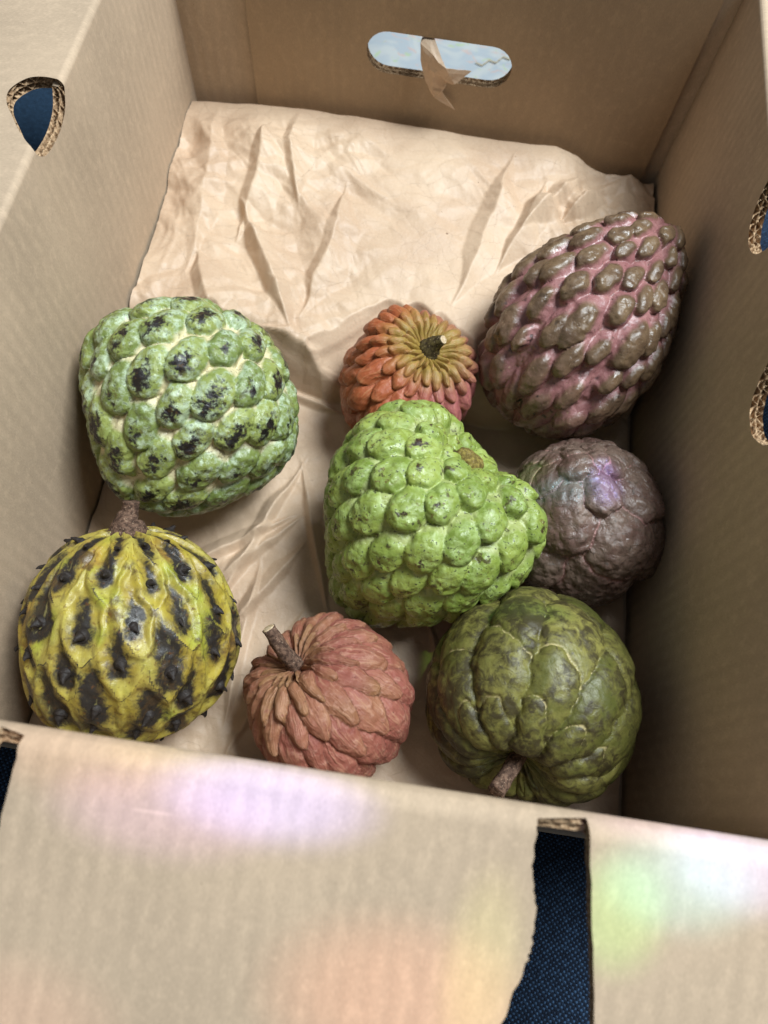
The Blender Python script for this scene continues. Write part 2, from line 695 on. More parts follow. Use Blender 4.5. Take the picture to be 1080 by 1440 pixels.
sl = slot_loop(.0015, .1120, .0475, .0143)
sl2 = slot_loop(.0015, .1120, .0480, .0148)
fo = flat_map((0, D + .003, 0), (1, 0, 0), (0, 0, 1), (0, 1, 0))
ol = [(-HW, 0), (HW, 0), (HW, H), (-HW, H)]
panel(fo, ol, [sl2], [('end_wall', lambda u, v: True)], box, th=.005, strips=[(sl2, True, -1, 'end_wall'), (ol, True, 1, 'end_wall')], seed=31)
fi = flat_map((0, D, 0), (1, 0, 0), (0, 0, 1), (0, 1, 0))
ol = [(-.1235, .001), (.1590, .001), (.1590, H), (-.1235, H)]
panel(fi, ol, [sl], [('inner_ply', lambda u, v: True)], box, th=.0028, mat=CARD_IN, strips=[(sl, True, -1, 'inner_ply'), (ol, True, 1, 'inner_ply')], seed=41)

# near wall with flaps cut apart by gaps
dn = R(20)
arcn = BR * (math.pi / 2 + dn)
vn = H - BR + arcn * .42


def gn(d):
    return H - BR + arcn + (d - BR * .9)


nm = bend_map((0, .000, 0), (1, 0, 0), (0, -1, 0), dn, H)
rs = np.random.RandomState(4)


def ragged(a, b, n, amp):
    return [(a[0] + (b[0] - a[0]) * t + amp * rs.randn(), a[1] + (b[1] - a[1]) * t) for t in np.linspace(0, 1, n)]


NF = .145
torn = catmull([(.0772, vn + .003), (.0774, gn(.010)), (.0776, gn(.018)), (.0796, gn(.026)), (.0808, gn(.034)), (.0804, gn(.042)), (.0795, gn(.049)),
                (.0760, gn(.062)), (.0715, gn(.075)), (.066, gn(.09)), (.062, gn(.11)), (.060, gn(NF))], 5, False)
torn = [(u + .0003 * rs.randn(), v) for u, v in torn]
gapL = ragged((-.1010, vn), (-.118, gn(NF)), 30, .0002)
lefte = ragged((-.0925, vn + .002), (-.104, gn(NF)), 40, .0003)
righte = ragged((.0935, vn), (.118, gn(NF)), 30, .00015)
ol = ([(-HW, 0), (HW, 0), (HW, vn), (HW + .004, gn(.01)), (HW + .022, gn(NF))] + righte[::-1] + torn + lefte[::-1] + gapL + [(-HW - .022, gn(NF)), (-HW, vn)])
vl2 = list(np.linspace(H - BR, H - BR + arcn, 10)) + [H * .5]
panel(nm, ol, [], [('end_wall', lambda u, v: v < vn), ('end_flap', lambda u, v: v >= vn and -.097 < u < .087),
                   ('end_flap_b', lambda u, v: v >= vn and u >= .087), ('end_flap_c', lambda u, v: v >= vn and u <= -.097)], box, vlines=vl2,
      strips=[(ol, True, 1, 'end_flap')], seed=51)
for o in bpy.data.objects:
    if o.name.startswith('end_flap_'):
        o.name = 'end_flap'
under([o for o in bpy.data.objects if o not in before and o.parent == box])

# ------------------------------------------------------------------ fruit
FRUIT_LOW = []


def fruit_surface(center, stem, prof, nth=200, nph=400, roll=0.0, lob=(0.03, 3, 1)):
    """base body of revolution: prof = [(r,z)...] from the stem pole to the far pole, in metres"""
    t = np.linspace(0, 1, 400)
    pr = np.array(catmull(prof, 40, False))
    seg = np.r_[0, np.cumsum(np.hypot(np.diff(pr[:, 0]), np.diff(pr[:, 1])))]
    SL = seg[-1]
    s = np.linspace(0, SL, nth + 1)
    r = np.maximum(np.interp(s, seg, pr[:, 0]), 0)
    z = np.interp(s, seg, pr[:, 1])
    r[0] = r[-1] = 0
    ds = SL / nth
    return s, r, z, SL


def make_fruit(name, label, center, stem, prof, mat, part, seeds, roll=0.0, p=1.1, v0=.25, amp=.004, lean=.3, groove=.0, gw=.15,
               knob=0.0, kr=.6, tap=0.0, rough=.0006, squash=(1, 1), lobe=.02, seed=1, split=True, nth=200, nph=400, aspect=1.0,
               wfun=None, cat='fruit', uu=1.0, size_jit=.0, warp=.0016, gpow=1.0, kpow=2.0, pj=.09, heart=None):
    rs = np.random.RandomState(seed)
    s, r, z, SL = fruit_surface(center, stem, prof, nth, nph)
    phi = np.linspace(0, 2 * np.pi, nph, endpoint=False)
    Sg, Ph = np.meshgrid(s, phi, indexing='ij')
    r2 = np.repeat(r[:, None], nph, 1)
    z2 = np.repeat(z[:, None], nph, 1)
    dr = np.gradient(r, s)
    dz = np.gradient(z, s)

    def pos(rr, zz, pp):
        P = np.stack([rr * np.cos(pp) * squash[0], rr * np.sin(pp) * squash[1], zz], -1)
        return P
    B = pos(r2, z2, Ph).reshape(-1, 3)
    sc = np.abs(z).max() + r.max()
    q0 = np.array(Vector((0, 0, 1)).rotation_difference(Vector(stem).normalized()).to_matrix())

    def lobes(P, t, pp):
        # two shoulders either side of the stem hollow
        if not heart:
            return P
        d = np.array(heart[1]) @ q0
        f0 = math.atan2(d[1], d[0])
        k = 1 + heart[0] * np.cos(2 * (pp - f0)) * np.exp(-(t / .38) ** 2)
        return P * np.stack([k, k, 1 + heart[0] * .9 * (np.cos(2 * (pp - f0))) * np.exp(-((t - .2) / .16) ** 2)], 1)
    B = lobes(B, np.repeat(s / SL, nph), np.tile(phi, nth + 1))
    B = B * (1 + lobe * vnoise(B, 1.6 / sc * 2, seed))[:, None]
    # seeds -----------------------------------------------------------
    if isinstance(seeds, int):
        N = seeds
        wv = np.array([wfun(x) for x in s / SL]) if wfun else np.ones_like(s)
        cum = np.r_[0, np.cumsum((wv * np.maximum(r, 1e-5))[:-1] * np.diff(s))]
        total_area = 2 * np.pi * cum[-1]
        f = (np.arange(N) + .5) / N * cum[-1]
        ss = np.interp(f, cum, s)
        pp = (np.arange(N) * 2.399963 + roll) % (2 * np.pi)
        A = total_area / N / np.interp(ss, s, wv)
        aa = np.sqrt(A * aspect) * 1.05
        bb = np.sqrt(A / aspect) * 1.05
        ss = ss + rs.randn(N) * aa * pj
        pp = pp + rs.randn(N) * pj * bb / np.maximum(np.interp(ss, s, r), .004)
        ampv = np.interp(s, s, 1 / np.sqrt(wv))
        if size_jit:
            k = np.exp(rs.randn(N) * size_jit)
            aa *= k
            bb *= k
    else:
        ss, pp, aa, bb = [], [], [], []
        fr = [q[0] for q in seeds]
        for k, (fs, cnt) in enumerate(seeds):
            lo = (fr[k - 1] + fs) / 2 if k else fs - (fr[1] - fr[0]) / 2
            hi = (fr[k + 1] + fs) / 2 if k < len(fr) - 1 else fs + (fr[-1] - fr[-2]) / 2
            a = (hi - lo) * SL * uu
            rr = max(float(np.interp(fs * SL, s, r)), .002)
            off = rs.rand() * .3 + .5 * (k % 2)
            for j in range(cnt):
                ss.append(fs * SL + rs.randn() * a * .07)
                pp.append(roll + (j + off + rs.randn() * .07) / cnt * 2 * np.pi)
                kk = math.exp(rs.randn() * size_jit)
                aa.append(a * 1.25 * kk)
                bb.append(2 * np.pi * rr / cnt * kk)
        ss, pp, aa, bb = map(np.array, (ss, pp, aa, bb))
        am = np.interp(s / SL, fr, [np.sqrt(x * 1.0) for x in [np.mean([a_ for a_, s_ in zip(aa, ss) if abs(s_ / SL - f_) < .03] or [aa.mean()]) for f_ in fr]])
        ampv = am / am.max()
    ss = np.clip(ss, SL * .004, SL * .996)
    rr = np.interp(ss, s, r)
    zz = np.interp(ss, s, z)
    drr, dzz = np.interp(ss, s, dr), np.interp(ss, s, dz)
    Q = lobes(pos(rr, zz, pp), ss / SL, pp)
    Q = Q * (1 + lobe * vnoise(Q, 1.6 / sc * 2, seed))[:, None]
    m = np.stack([drr * np.cos(pp) * squash[0], drr * np.sin(pp) * squash[1], dzz], 1)
    m /= np.linalg.norm(m, axis=1)[:, None]
    c = np.stack([-np.sin(pp), np.cos(pp), pp * 0], 1)
    nrm = np.cross(c, m)
    N = len(ss)
    top1 = np.full(len(B), -1e9)
    top2 = np.full(len(B), -1e9)
    cid = np.zeros(len(B), int)
    ju = rs.randn(N) * .06
    BW = B + warp * np.stack([vnoise(B, 130, seed + k) + .5 * vnoise(B, 300, seed + 10 + k) for k in range(3)], 1)
    U1 = np.zeros(len(B))
    V1 = np.zeros(len(B))
    for i in range(N):
        d = BW - Q[i]
        near = np.einsum('ij,ij->i', d, d) < (2.2 * max(aa[i], bb[i])) ** 2
        dd = d[near]
        u = 2 * (dd @ c[i]) / bb[i]
        v = 2 * (dd @ m[i]) / aa[i]
        n_ = 2 * (dd @ nrm[i]) / aa[i] * .6
        if tap:
            u = u / np.clip(1 - tap * v, .3, 2.0)
        vv = np.where(v < v0, (v - v0) / (1 + v0), (v - v0) / (1 - v0))
        h = -((u * u + vv * vv + n_ * n_) ** p) + ju[i]
        k = np.where(near)[0]
        better = h > top1[k]
        top2[k] = np.where(better, top1[k], np.maximum(top2[k], h))
        kb = k[better]
        top1[kb] = h[better]
        cid[kb] = i
        U1[kb] = u[better]
        V1[kb] = v[better]
    top1 = np.maximum(top1, -2.5)
    e = np.clip(top1 - top2, 0, 3)
    # base normals
    Bg = B.reshape(nth + 1, nph, 3)
    ts = np.gradient(Bg, axis=0)
    tp = np.roll(Bg, -1, 1) - np.roll(Bg, 1, 1)
    nn = np.cross(tp, ts).reshape(-1, 3)
    nn /= np.linalg.norm(nn, axis=1)[:, None] + 1e-12
    ctr = np.array([0, 0, z.mean()])
    sg = np.sign(np.einsum('ij,ij->i', nn, B - ctr))
    if np.median(sg) < 0:
        nn = -nn
    nn[:nph] = [0, 0, 1]
    nn[-nph:] = [0, 0, -1]
    mm = ts.reshape(-1, 3)
    mm = mm / (np.linalg.norm(mm, axis=1)[:, None] + 1e-12)
    av = np.repeat(ampv, nph)
    dome = 1 + np.maximum(top1, -1.6)
    kd = (np.abs(U1) ** kpow + np.abs((V1 - v0 * .8) / 1.1) ** kpow) ** (1 / kpow)
    kd = kd * (1 + .10 * vnoise(B, 220, seed + 21))
    kmask = 1 - sstep(kr * .72, kr * 1.12, kd)
    disp = amp * av * dome - groove * av * np.exp(-(e / gw) ** gpow) + knob * av * kmask
    disp += rough * (vnoise(B, 260, seed + 5) + .6 * vnoise(B, 520, seed + 6)) * sstep(0, .4, e)
    X = B + nn * disp[:, None] + mm * (lean * np.maximum(disp, 0) * sstep(0, .5, np.repeat(s / SL, nph) * 12) * sstep(0, .5, (1 - np.repeat(s / SL, nph)) * 8))[:, None]
    for row in (0, nth):
        X[row * nph:(row + 1) * nph] = X[row * nph:(row + 1) * nph].mean(0)
    # orient
    zax = Vector(stem).normalized()
    q = Vector((0, 0, 1)).rotation_difference(zax).to_matrix()
    M = np.array(q)
    X = X @ M.T
    cl = np.array(center, float)
    low = X[:, 2].min()
    FRUIT_LOW.append(X + cl)
    base = cl + np.array([0, 0, low])
    root = empty(name, base)
    tag(root, label, cat, 'custard apples in the box')
    X = X - np.array([0, 0, low])
    rnd = rs.rand(N)
    at = dict(au=np.abs(U1), seam=np.exp(-e / .12), rho=kd, u=U1, v=V1, rnd=rnd[cid], axis=np.repeat(s / SL, nph), knob=kmask, dome=dome)
    I = np.arange((nth + 1) * nph).reshape(nth + 1, nph)
    F = np.stack([I[:-1], np.roll(I[:-1], -1, 1), np.roll(I[1:], -1, 1), I[1:]], -1).reshape(-1, 4)
    # outward faces
    a0, b0, c0 = X[F[:, 0]], X[F[:, 1]], X[F[:, 2]]
    fn = np.cross(b0 - a0, c0 - a0)
    cen = X.mean(0)
    if (np.einsum('ij,ij->i', fn, a0 - cen) > 0).mean() < .5:
        F = F[:, ::-1]
    # smooth vertex normals of the undivided skin
    vn_ = np.zeros_like(X)
    fn = np.cross(X[F[:, 2]] - X[F[:, 0]], X[F[:, 3]] - X[F[:, 1]])
    for k in range(4):
        np.add.at(vn_, F[:, k], fn)
    vn_ /= np.linalg.norm(vn_, axis=1)[:, None] + 1e-15
    if not split:
        mesh_obj(part, X, F, mat, root, True, at)
    else:
        fid = cid[F[np.arange(len(F)), np.argmax(e[F], axis=1)]]
        for i in range(N):
            f = F[fid == i]
            if not len(f):
                continue
            used, inv = np.unique(f, return_inverse=True)
            o = mesh_obj(part, X[used], inv.reshape(-1, 4), mat, root, True, {k: v_[used] for k, v_ in at.items()})
            o.data.normals_split_custom_set_from_vertices(vn_[used].tolist())
    info = dict(root=root, M=M, low=low, Q=Q, m=m, nrm=nrm, c=c, aa=aa, bb=bb, amp=amp, z0=z[0], z1=z[-1], rs=rs, N=N)
    return info


def tube(name, pts, rad, mat, root, n=20, noise=.0003, seed=0, attrs=None, cap=True):
    pts = np.array(pts, float)
    P = np.array(catmull([tuple(x) for x in pts], 6, False))
    Rr = np.interp(np.linspace(0, 1, len(P)), np.linspace(0, 1, len(rad)), rad)
    V, F = [], []
    up = np.array([.3, .5, .81])
    for i in range(len(P)):
        t = P[min(i + 1, len(P) - 1)] - P[max(i - 1, 0)]
        t /= np.linalg.norm(t)
        a = np.cross(t, up)
        a /= np.linalg.norm(a)
        b = np.cross(t, a)
        for j in range(n):
            an = 2 * math.pi * j / n
            V.append(P[i] + (a * math.cos(an) + b * math.sin(an)) * Rr[i])
    V = np.array(V)
    V = V + noise * np.stack([vnoise(V, 500, seed), vnoise(V, 500, seed + 1), vnoise(V, 500, seed + 2)], 1)
    for i in range(len(P) - 1):
        for j in range(n):
            F.append((i * n + j, i * n + (j + 1) % n, (i + 1) * n + (j + 1) % n, (i + 1) * n + j))
    V = list(V)
    if cap:
        V.append(V[-n] * 0 + np.mean(V[-n:], 0))
        k = len(V) - 1
        o0 = (len(P) - 1) * n
        F += [(o0 + j, o0 + (j + 1) % n, k) for j in range(n)]
        V.append(np.mean(V[:n], 0))
        k = len(V) - 1
        F += [((j + 1) % n, j, k) for j in range(n)]
    return mesh_obj(name, V, F, mat, root)


def loc_pt(info, p):
    return np.array(p) @ info['M'].T - np.array([0, 0, info['low']])


# -------- fruit materials
def bark_mat(name, a, b, tipc=None):
    n = NT(name)
    x = n.noise(500, 4, .65)
    y = n.voro(700)
    c = n.mix(n.rng(x, .35, .7), a, b)
    c = n.mix(n.math('MULTIPLY', n.rng(y, .25, .1), .5), c, lin(190, 165, 140))
    n.bump(n.math('ADD', x, n.math('MULTIPLY', y, .4)), .5, .0007)
    return n.out(c, .85, .2)


STEM = bark_mat('brown_fruit_stem', lin(62, 46, 38), lin(120, 94, 78))
STEM_CUT = bark_mat('pale_cut_stem_end', lin(176, 150, 116), lin(216, 198, 168))
SCAR = bark_mat('olive_brown_stem_scar', lin(92, 78, 40), lin(150, 134, 70))
STEM_DARK = bark_mat('dark_olive_stem', lin(48, 38, 24), lin(96, 84, 50))


def mat_green(name, g1, g2, seamc, tipc, tip_lo, tip_hi, bloom, seam_lo, seam_hi, spots=.5, gloss=.38, frost=.5):
    n = NT(name)
    seam, rho, rnd, v, knob = n.attr('seam'), n.attr('rho'), n.attr('rnd'), n.attr('v'), n.attr('knob')
    a = n.noise(70, 4, .6)
    b = n.noise(260, 4, .65)
    c = n.mix(n.rng(n.math('ADD', n.math('MULTIPLY', a, .7), n.math('MULTIPLY', rnd, .3)), .3, .7), g1, g2)
    fl = n.math('MULTIPLY', n.rng(n.math('ADD', n.math('MULTIPLY', b, .7), n.math('MULTIPLY', n.noise(30, 2), .3)), .46, .62), frost)
    c = n.mix(fl, c, bloom)
    sm = n.math('ADD', n.math('SUBTRACT', 1.0, knob), n.math('MULTIPLY', n.math('SUBTRACT', b, .5), .5))
    c = n.mix(n.rng(sm, seam_lo, seam_hi), c, seamc)
    # dark bruised tip in the middle of the knob, strength differs from scale to scale
    tb = n.noise(240, 5, .7, None, .3)
    tm = n.math('ADD', n.math('SUBTRACT', n.math('MULTIPLY', rnd, .35), rho), n.math('MULTIPLY', n.math('SUBTRACT', tb, .5), 2.3))
    tm = n.rng(tm, tip_lo, tip_hi)
    c = n.mix(tm, c, tipc)
    bw = n.noise(420, 3, .6)
    c = n.mix(n.math('MULTIPLY', n.math('MULTIPLY', n.rng(bw, .60, .66), n.rng(rho, .9, .3)), spots), c, lin(92, 66, 34))
    sp = n.noise(520, 2, .5)
    c = n.mix(n.math('MULTIPLY', n.rng(sp, .63, .68), spots), c, lin(36, 27, 18))
    bl = n.noise(95, 3, .6, None, .5)
    c = n.mix(n.math('MULTIPLY', n.rng(n.math('ADD', bl, n.math('MULTIPLY', n.noise(500, 3, .7), .2)), .72, .78), spots), c, lin(58, 40, 24))
    wr = n.noise(230, 5, .6, None, .5)
    lum = n.voro(190)
    n.bump(n.math('ADD', n.math('MULTIPLY', lum, -.9), n.math('ADD', n.math('MULTIPLY', wr, .9), n.math('MULTIPLY', n.noise(900, 3, .6), .2))), .6, .0017)
    return n.out(c, n.rng(wr, .35, .65, gloss - .08, gloss + .22), .55)


GREEN_TIP = mat_green('blue_green_knobbly_rind', lin(108, 124, 64), lin(144, 154, 82), lin(208, 196, 156), lin(26, 22, 24), -.32, .12, lin(178, 194, 164), .40, 1.0, .5, .34, .85)
GREEN_CEN = mat_green('bright_green_knobbly_rind', lin(112, 132, 54), lin(146, 160, 76), lin(178, 180, 126), lin(50, 34, 24), .06, .34, lin(172, 192, 122), .70, 1.35, .8, .32, .45)


def mat_purple():
    n = NT('mauve_brown_knobbly_rind')
    knob, rho, rnd, ax, seam = n.attr('knob'), n.attr('rho'), n.attr('rnd'), n.attr('axis'), n.attr('seam')
    a = n.noise(60, 4, .6)
    b = n.noise(280, 4, .65)
    kc = n.mix(n.rng(a, .35, .65), lin(92, 72, 56), lin(116, 94, 70))
    kc = n.mix(n.rng(n.math('ADD', ax, n.math('MULTIPLY', n.math('SUBTRACT', a, .5), .6)), .55, .95), kc, lin(112, 78, 70))
    pk = n.mix(n.rng(a, .3, .7), lin(136, 90, 90), lin(156, 110, 108))
    sm = n.math('ADD', n.math('SUBTRACT', 1.0, knob), n.math('MULTIPLY', n.math('SUBTRACT', b, .5), .35))
    c = n.mix(n.rng(sm, .15, 1.05), kc, pk)
    c = n.mix(n.math('MULTIPLY', n.rng(n.noise(110, 3, .6), .62, .70), n.rng(ax, .3, .8)), c, lin(34, 22, 20))
    c = n.mix(n.math('MULTIPLY', n.rng(n.noise(380, 4, .7), .58, .68), .7), c, lin(66, 50, 36))
    c = n.mix(n.math('MULTIPLY', n.rng(n.noise(520, 3, .6), .64, .72), .5), c, lin(176, 152, 124))
    wr = n.noise(240, 5, .62, None, .4)
    n.bump(n.math('ADD', wr, n.math('MULTIPLY', n.noise(900, 3, .6), .2)), .55, .0014)
    return n.out(c, n.rng(wr, .35, .65, .22, .42), .6)


def mat_dark():
    n = NT('dark_mauve_lumpy_rind')
    seam, rnd, dome = n.attr('seam'), n.attr('rnd'), n.attr('dome')
    a = n.noise(55, 5, .65)
    b = n.noise(210, 5, .65, None, .5)
    c = n.mix(n.rng(a, .35, .65), lin(100, 76, 68), lin(120, 100, 88))
    c = n.mix(n.math('MULTIPLY', n.rng(b, .5, .7), .5), c, lin(74, 62, 46))
    c = n.mix(n.math('MULTIPLY', n.rng(n.math('ADD', seam, n.math('MULTIPLY', n.math('SUBTRACT', b, .5), .6)), .05, .7), .8), c, lin(172, 128, 122))
    c = n.mix(n.math('MULTIPLY', n.rng(n.noise(420, 3, .6), .60, .68), .6), c, lin(48, 40, 30))
    lum = n.voro(150)
    n.bump(n.math('ADD', n.math('MULTIPLY', lum, -1.0), n.math('MULTIPLY', b, 1.0)), .7, .0022)
    return n.out(c, n.rng(b, .35, .65, .20, .45), .6)


def mat_olive():
    n = NT('olive_green_segmented_rind')
    seam, rnd, v = n.attr('seam'), n.attr('rnd'), n.attr('v')
    a = n.noise(38, 5, .65, None, .4)
    b = n.noise(170, 5, .7, None, .6)
    f = n.noise(520, 3, .6)
    c = n.mix(n.rng(n.math('ADD', a, n.math('MULTIPLY', rnd, .2)), .4, .75), lin(80, 82, 36), lin(134, 128, 68))
    c = n.mix(n.math('MULTIPLY', n.rng(n.math('ADD', n.math('MULTIPLY', a, .55), n.math('MULTIPLY', b, .45)), .43, .57), .92), c, lin(50, 42, 24))
    c = n.mix(n.math('MULTIPLY', n.rng(f, .62, .70), .7), c, lin(44, 36, 22))
    c = n.mix(n.math('MULTIPLY', n.rng(n.math('ADD', seam, n.math('MULTIPLY', n.math('SUBTRACT', b, .5), .9)), .62, 1.0), .7), c, lin(196, 180, 128))
    n.bump(n.math('ADD', b, n.math('MULTIPLY', f, .5)), .5, .0011)
    return n.out(c, n.rng(b, .35, .65, .38, .55), .4)


def mat_red():
    n = NT('dusty_red_scaly_rind')
    seam, rnd, v, ax = n.attr('seam'), n.attr('rnd'), n.attr('v'), n.attr('axis')
    a = n.noise(50, 4, .6)
    b = n.noise(300, 5, .65)
    c = n.mix(n.rng(n.math('ADD', n.math('MULTIPLY', a, .8), n.math('MULTIPLY', rnd, .25)), .38, .75), lin(140, 80, 68), lin(158, 98, 82))
    ol = n.math('ADD', n.math('MULTIPLY', n.math('SUBTRACT', n.noise(26, 2, .5), .5), 2.2), n.math('ADD', n.math('MULTIPLY', v, .35), n.math('MULTIPLY', n.math('SUBTRACT', .42, ax), 1.1)))
    c = n.mix(n.math('MULTIPLY', n.rng(ol, -.2, .9), .70), c, lin(142, 112, 68))
    c = n.mix(n.math('MULTIPLY', n.rng(b, .5, .7), .4), c, lin(190, 146, 126))
    c = n.mix(n.math('MULTIPLY', n.rng(n.noise(190, 4, .6), .58, .7), .5), c, lin(120, 58, 52))
    c = n.mix(n.math('MULTIPLY', n.rng(n.noise(480, 3, .6), .67, .72), .6), c, lin(64, 38, 30))
    sk = n.streak(7, 1.3)
    c = n.mix(n.math('MULTIPLY', n.rng(sk, .5, .7), .45), c, lin(186, 142, 112))
    c = n.mix(n.math('MULTIPLY', n.rng(sk, .48, .3), .26), c, lin(112, 62, 52))
    n.bump(n.math('ADD', b, n.math('MULTIPLY', sk, 1.2)), .7, .0011)
    return n.out(c, .52, .35)


def mat_orange():
    n = NT('orange_pink_petal_rind')
    rnd, v, ax, u = n.attr('rnd'), n.attr('v'), n.attr('axis'), n.attr('u')
    sx = n.t.nodes.new('ShaderNodeSeparateXYZ')
    n.t.links.new(n.tc.outputs['Object'], sx.inputs[0])
    a = n.noise(45, 4, .6)
    b = n.noise(300, 5, .65)
    side = n.math('ADD', sx.outputs[0], n.math('MULTIPLY', n.math('SUBTRACT', a, .5), .03))
    c = n.mix(n.rng(side, -.008, .030), lin(160, 84, 50), lin(158, 92, 90))
    c = n.mix(n.rng(n.math('ADD', ax, n.math('MULTIPLY', n.math('SUBTRACT', a, .5), .16)), .26, .10), c, lin(150, 124, 58))
    c = n.mix(n.math('MULTIPLY', n.rng(v, .1, .9), .35), c, lin(190, 128, 84))
    c = n.mix(n.math('MULTIPLY', n.rng(b, .52, .7), .35), c, lin(206, 140, 112))
    c = n.mix(n.math('MULTIPLY', n.rng(n.noise(430, 3, .6), .66, .72), .5), c, lin(92, 48, 34))
    sk = n.streak(6, 1.2)
    c = n.mix(n.math('MULTIPLY', n.rng(sk, .52, .7), .35), c, lin(196, 146, 104))
    c = n.mix(n.math('MULTIPLY', n.rng(sk, .46, .3), .35), c, lin(118, 62, 44))
    n.bump(n.math('ADD', b, sk), .6, .0010)
    return n.out(c, .42, .45)


def mat_yellow():
    n = NT('yellow_black_ribbed_rind')
    u, v, seam, rnd, ax = n.attr('u'), n.attr('v'), n.attr('seam'), n.attr('rnd'), n.attr('axis')
    a = n.noise(60, 4, .6, None, .4)
    b = n.noise(240, 5, .7, None, .5)
    c = n.mix(n.rng(a, .35, .65), lin(172, 154, 60), lin(190, 180, 92))
    c = n.mix(n.math('MULTIPLY', n.rng(n.noise(30, 2), .52, .66), .7), c, lin(158, 176, 50))
    c = n.mix(n.math('MULTIPLY', n.rng(n.noise(40, 3), .56, .68), .6), c, lin(170, 120, 62))
    # black streak running down each carpel to its spike
    st = n.math('SUBTRACT', 1.0, n.math('MULTIPLY', n.attr('au'), 1.25))
    st = n.math('MULTIPLY', st, n.math('MULTIPLY', n.rng(v, -1.0, .15), n.rng(v, .72, .45)))
    st = n.math('ADD', st, n.math('MULTIPLY', n.math('SUBTRACT', b, .5), 1.1))
    st = n.math('ADD', st, n.math('MULTIPLY', n.math('SUBTRACT', a, .5), 1.0))
    st = n.math('ADD', st, n.math('MULTIPLY', n.math('SUBTRACT', rnd, .5), .3))
    c = n.mix(n.math('MULTIPLY', n.rng(st, -.25, .35), .45), c, lin(112, 84, 42))
    c = n.mix(n.rng(st, .26, .66), c, lin(42, 38, 35))
    c = n.mix(n.math('MULTIPLY', n.rng(n.noise(24, 4, .65, None, .6), .56, .70), .75), c, lin(72, 64, 44))
    c = n.mix(n.math('MULTIPLY', n.rng(n.noise(80, 4, .65), .54, .66), .8), c, lin(78, 60, 38))
    c = n.mix(n.math('MULTIPLY', n.rng(n.noise(420, 3, .65), .60, .68), .6), c, lin(96, 60, 26))
    sk = n.noise(150, 5, .7, n.scaled(n.tc.outputs['Object'], (1.6, .5, .8)), .4)
    c = n.mix(n.math('MULTIPLY', n.rng(sk, .56, .68), .55), c, lin(92, 76, 44))
    c = n.mix(n.math('MULTIPLY', n.rng(sk, .42, .3), .35), c, lin(206, 196, 120))
    n.bump(n.math('ADD', b, n.math('MULTIPLY', n.noise(800, 3), .3)), .45, .0011)
    return n.out(c, n.rng(b, .35, .65, .28, .50), .5)


PURPLE, DARK, OLIVE, RED, ORANGE, YELLOW = mat_purple(), mat_dark(), mat_olive(), mat_red(), mat_orange(), mat_yellow()


def spike_mat():
    n = NT('black_dried_spike')
    a = n.noise(600, 3)
    c = n.mix(a, lin(22, 20, 20), lin(58, 50, 46))
    n.bump(a, .7, .0008)
    return n.out(c, .6, .3)


SPIKE = spike_mat()


def prof(rm, zt, zb, dim=.0, dimr=.25, pw=.5, shoulder=.35, tip=.0, ttip=.0):
    """pole-to-pole profile: widest rm, top zt, bottom -zb, stem dimple depth dim; tip>0 narrows the far end"""
    L = []
    for k in range(17):
        t = math.pi * k / 16
        r = math.sin(t) ** (1 - shoulder * .35)
        z = math.cos(t)
        zz = z * (zt if z > 0 else zb)
        if z < 0:
            r *= 1 - tip * (-z) ** 1.3
        if z > 0:
            r *= 1 - ttip * z ** 1.3
        zz -= dim * math.exp(-(r / dimr) ** 2) if z > 0 else 0
        L.append((r * rm, zz))
    return L


# 1 blue-green fruit with dark tips, left
make_fruit('green_custard_apple', 'pale green knobbly fruit with cream seams and black-tipped scales, against the box side',
           (-.107, .187, .0725), (.338, .937, .093), prof(.0590, .053, .062, .01, .25, tip=.36), GREEN_TIP, 'scale', 96, roll=.4, p=1.7, v0=.30,
           amp=.0028, lean=.5, groove=.0013, gw=.08, knob=.0020, kr=1.04, kpow=2.8, seed=3, lobe=.05, aspect=1.55, size_jit=.05, warp=.0008, pj=.05)
# 3 bright green heart shaped fruit, middle
ci = make_fruit('green_custard_apple', 'large bright green heart-shaped knobbly fruit lying in the middle of the box',
                (.036, .148, .0660), (.46, .655, .60), prof(.0590, .050, .074, .024, .36, tip=.42), GREEN_CEN, 'scale', 116, roll=1.1, heart=(.09, (.80, -.55, .20)), p=1.75, v0=.32,
                amp=.0036, lean=.5, groove=.0015, gw=.07, knob=.0010, kr=.95, kpow=2.2, seed=8, lobe=.09, aspect=1.3, size_jit=.06, warp=.0008, pj=.05,
                wfun=lambda t: 1 + 1.6 * math.exp(-(t / .18) ** 2))
# 5 mauve-brown long fruit
make_fruit('mauve_custard_apple', 'long mauve-brown fruit with swollen olive knobs on pink skin, leaning on the box side',
           (.113, .277, .0790), (.509, .73, .455), prof(.0490, .079, .066, .002, .2, tip=.0, ttip=.46), PURPLE, 'scale', 128, roll=.2, p=1.05, v0=.28,
           amp=.0034, lean=.55, groove=.0004, gw=.12, knob=.0026, kr=.84, kpow=2.1, seed=21, lobe=.06, aspect=1.9, size_jit=.14, pj=.08, warp=.0009,
           wfun=lambda t: 1 + 1.2 * math.exp(-(t / .35) ** 2))
# 6 dark lumpy fruit
make_fruit('dark_custard_apple', 'dark mauve lumpy round fruit with few large scales, by the box side',
           (.127, .165, .0480), (-.243, .73, .639), prof(.0430, .046, .048, .004, .25), DARK, 'scale', 36, roll=.9, p=1.8, v0=.25,
           amp=.0028, lean=.4, groove=.0014, gw=.05, knob=.0006, kr=.85, seed=33, lobe=.08, aspect=1.0, size_jit=.10, rough=.0005, warp=.0015,
           wfun=lambda t: .5 + 7 * math.exp(-(t / .20) ** 2))
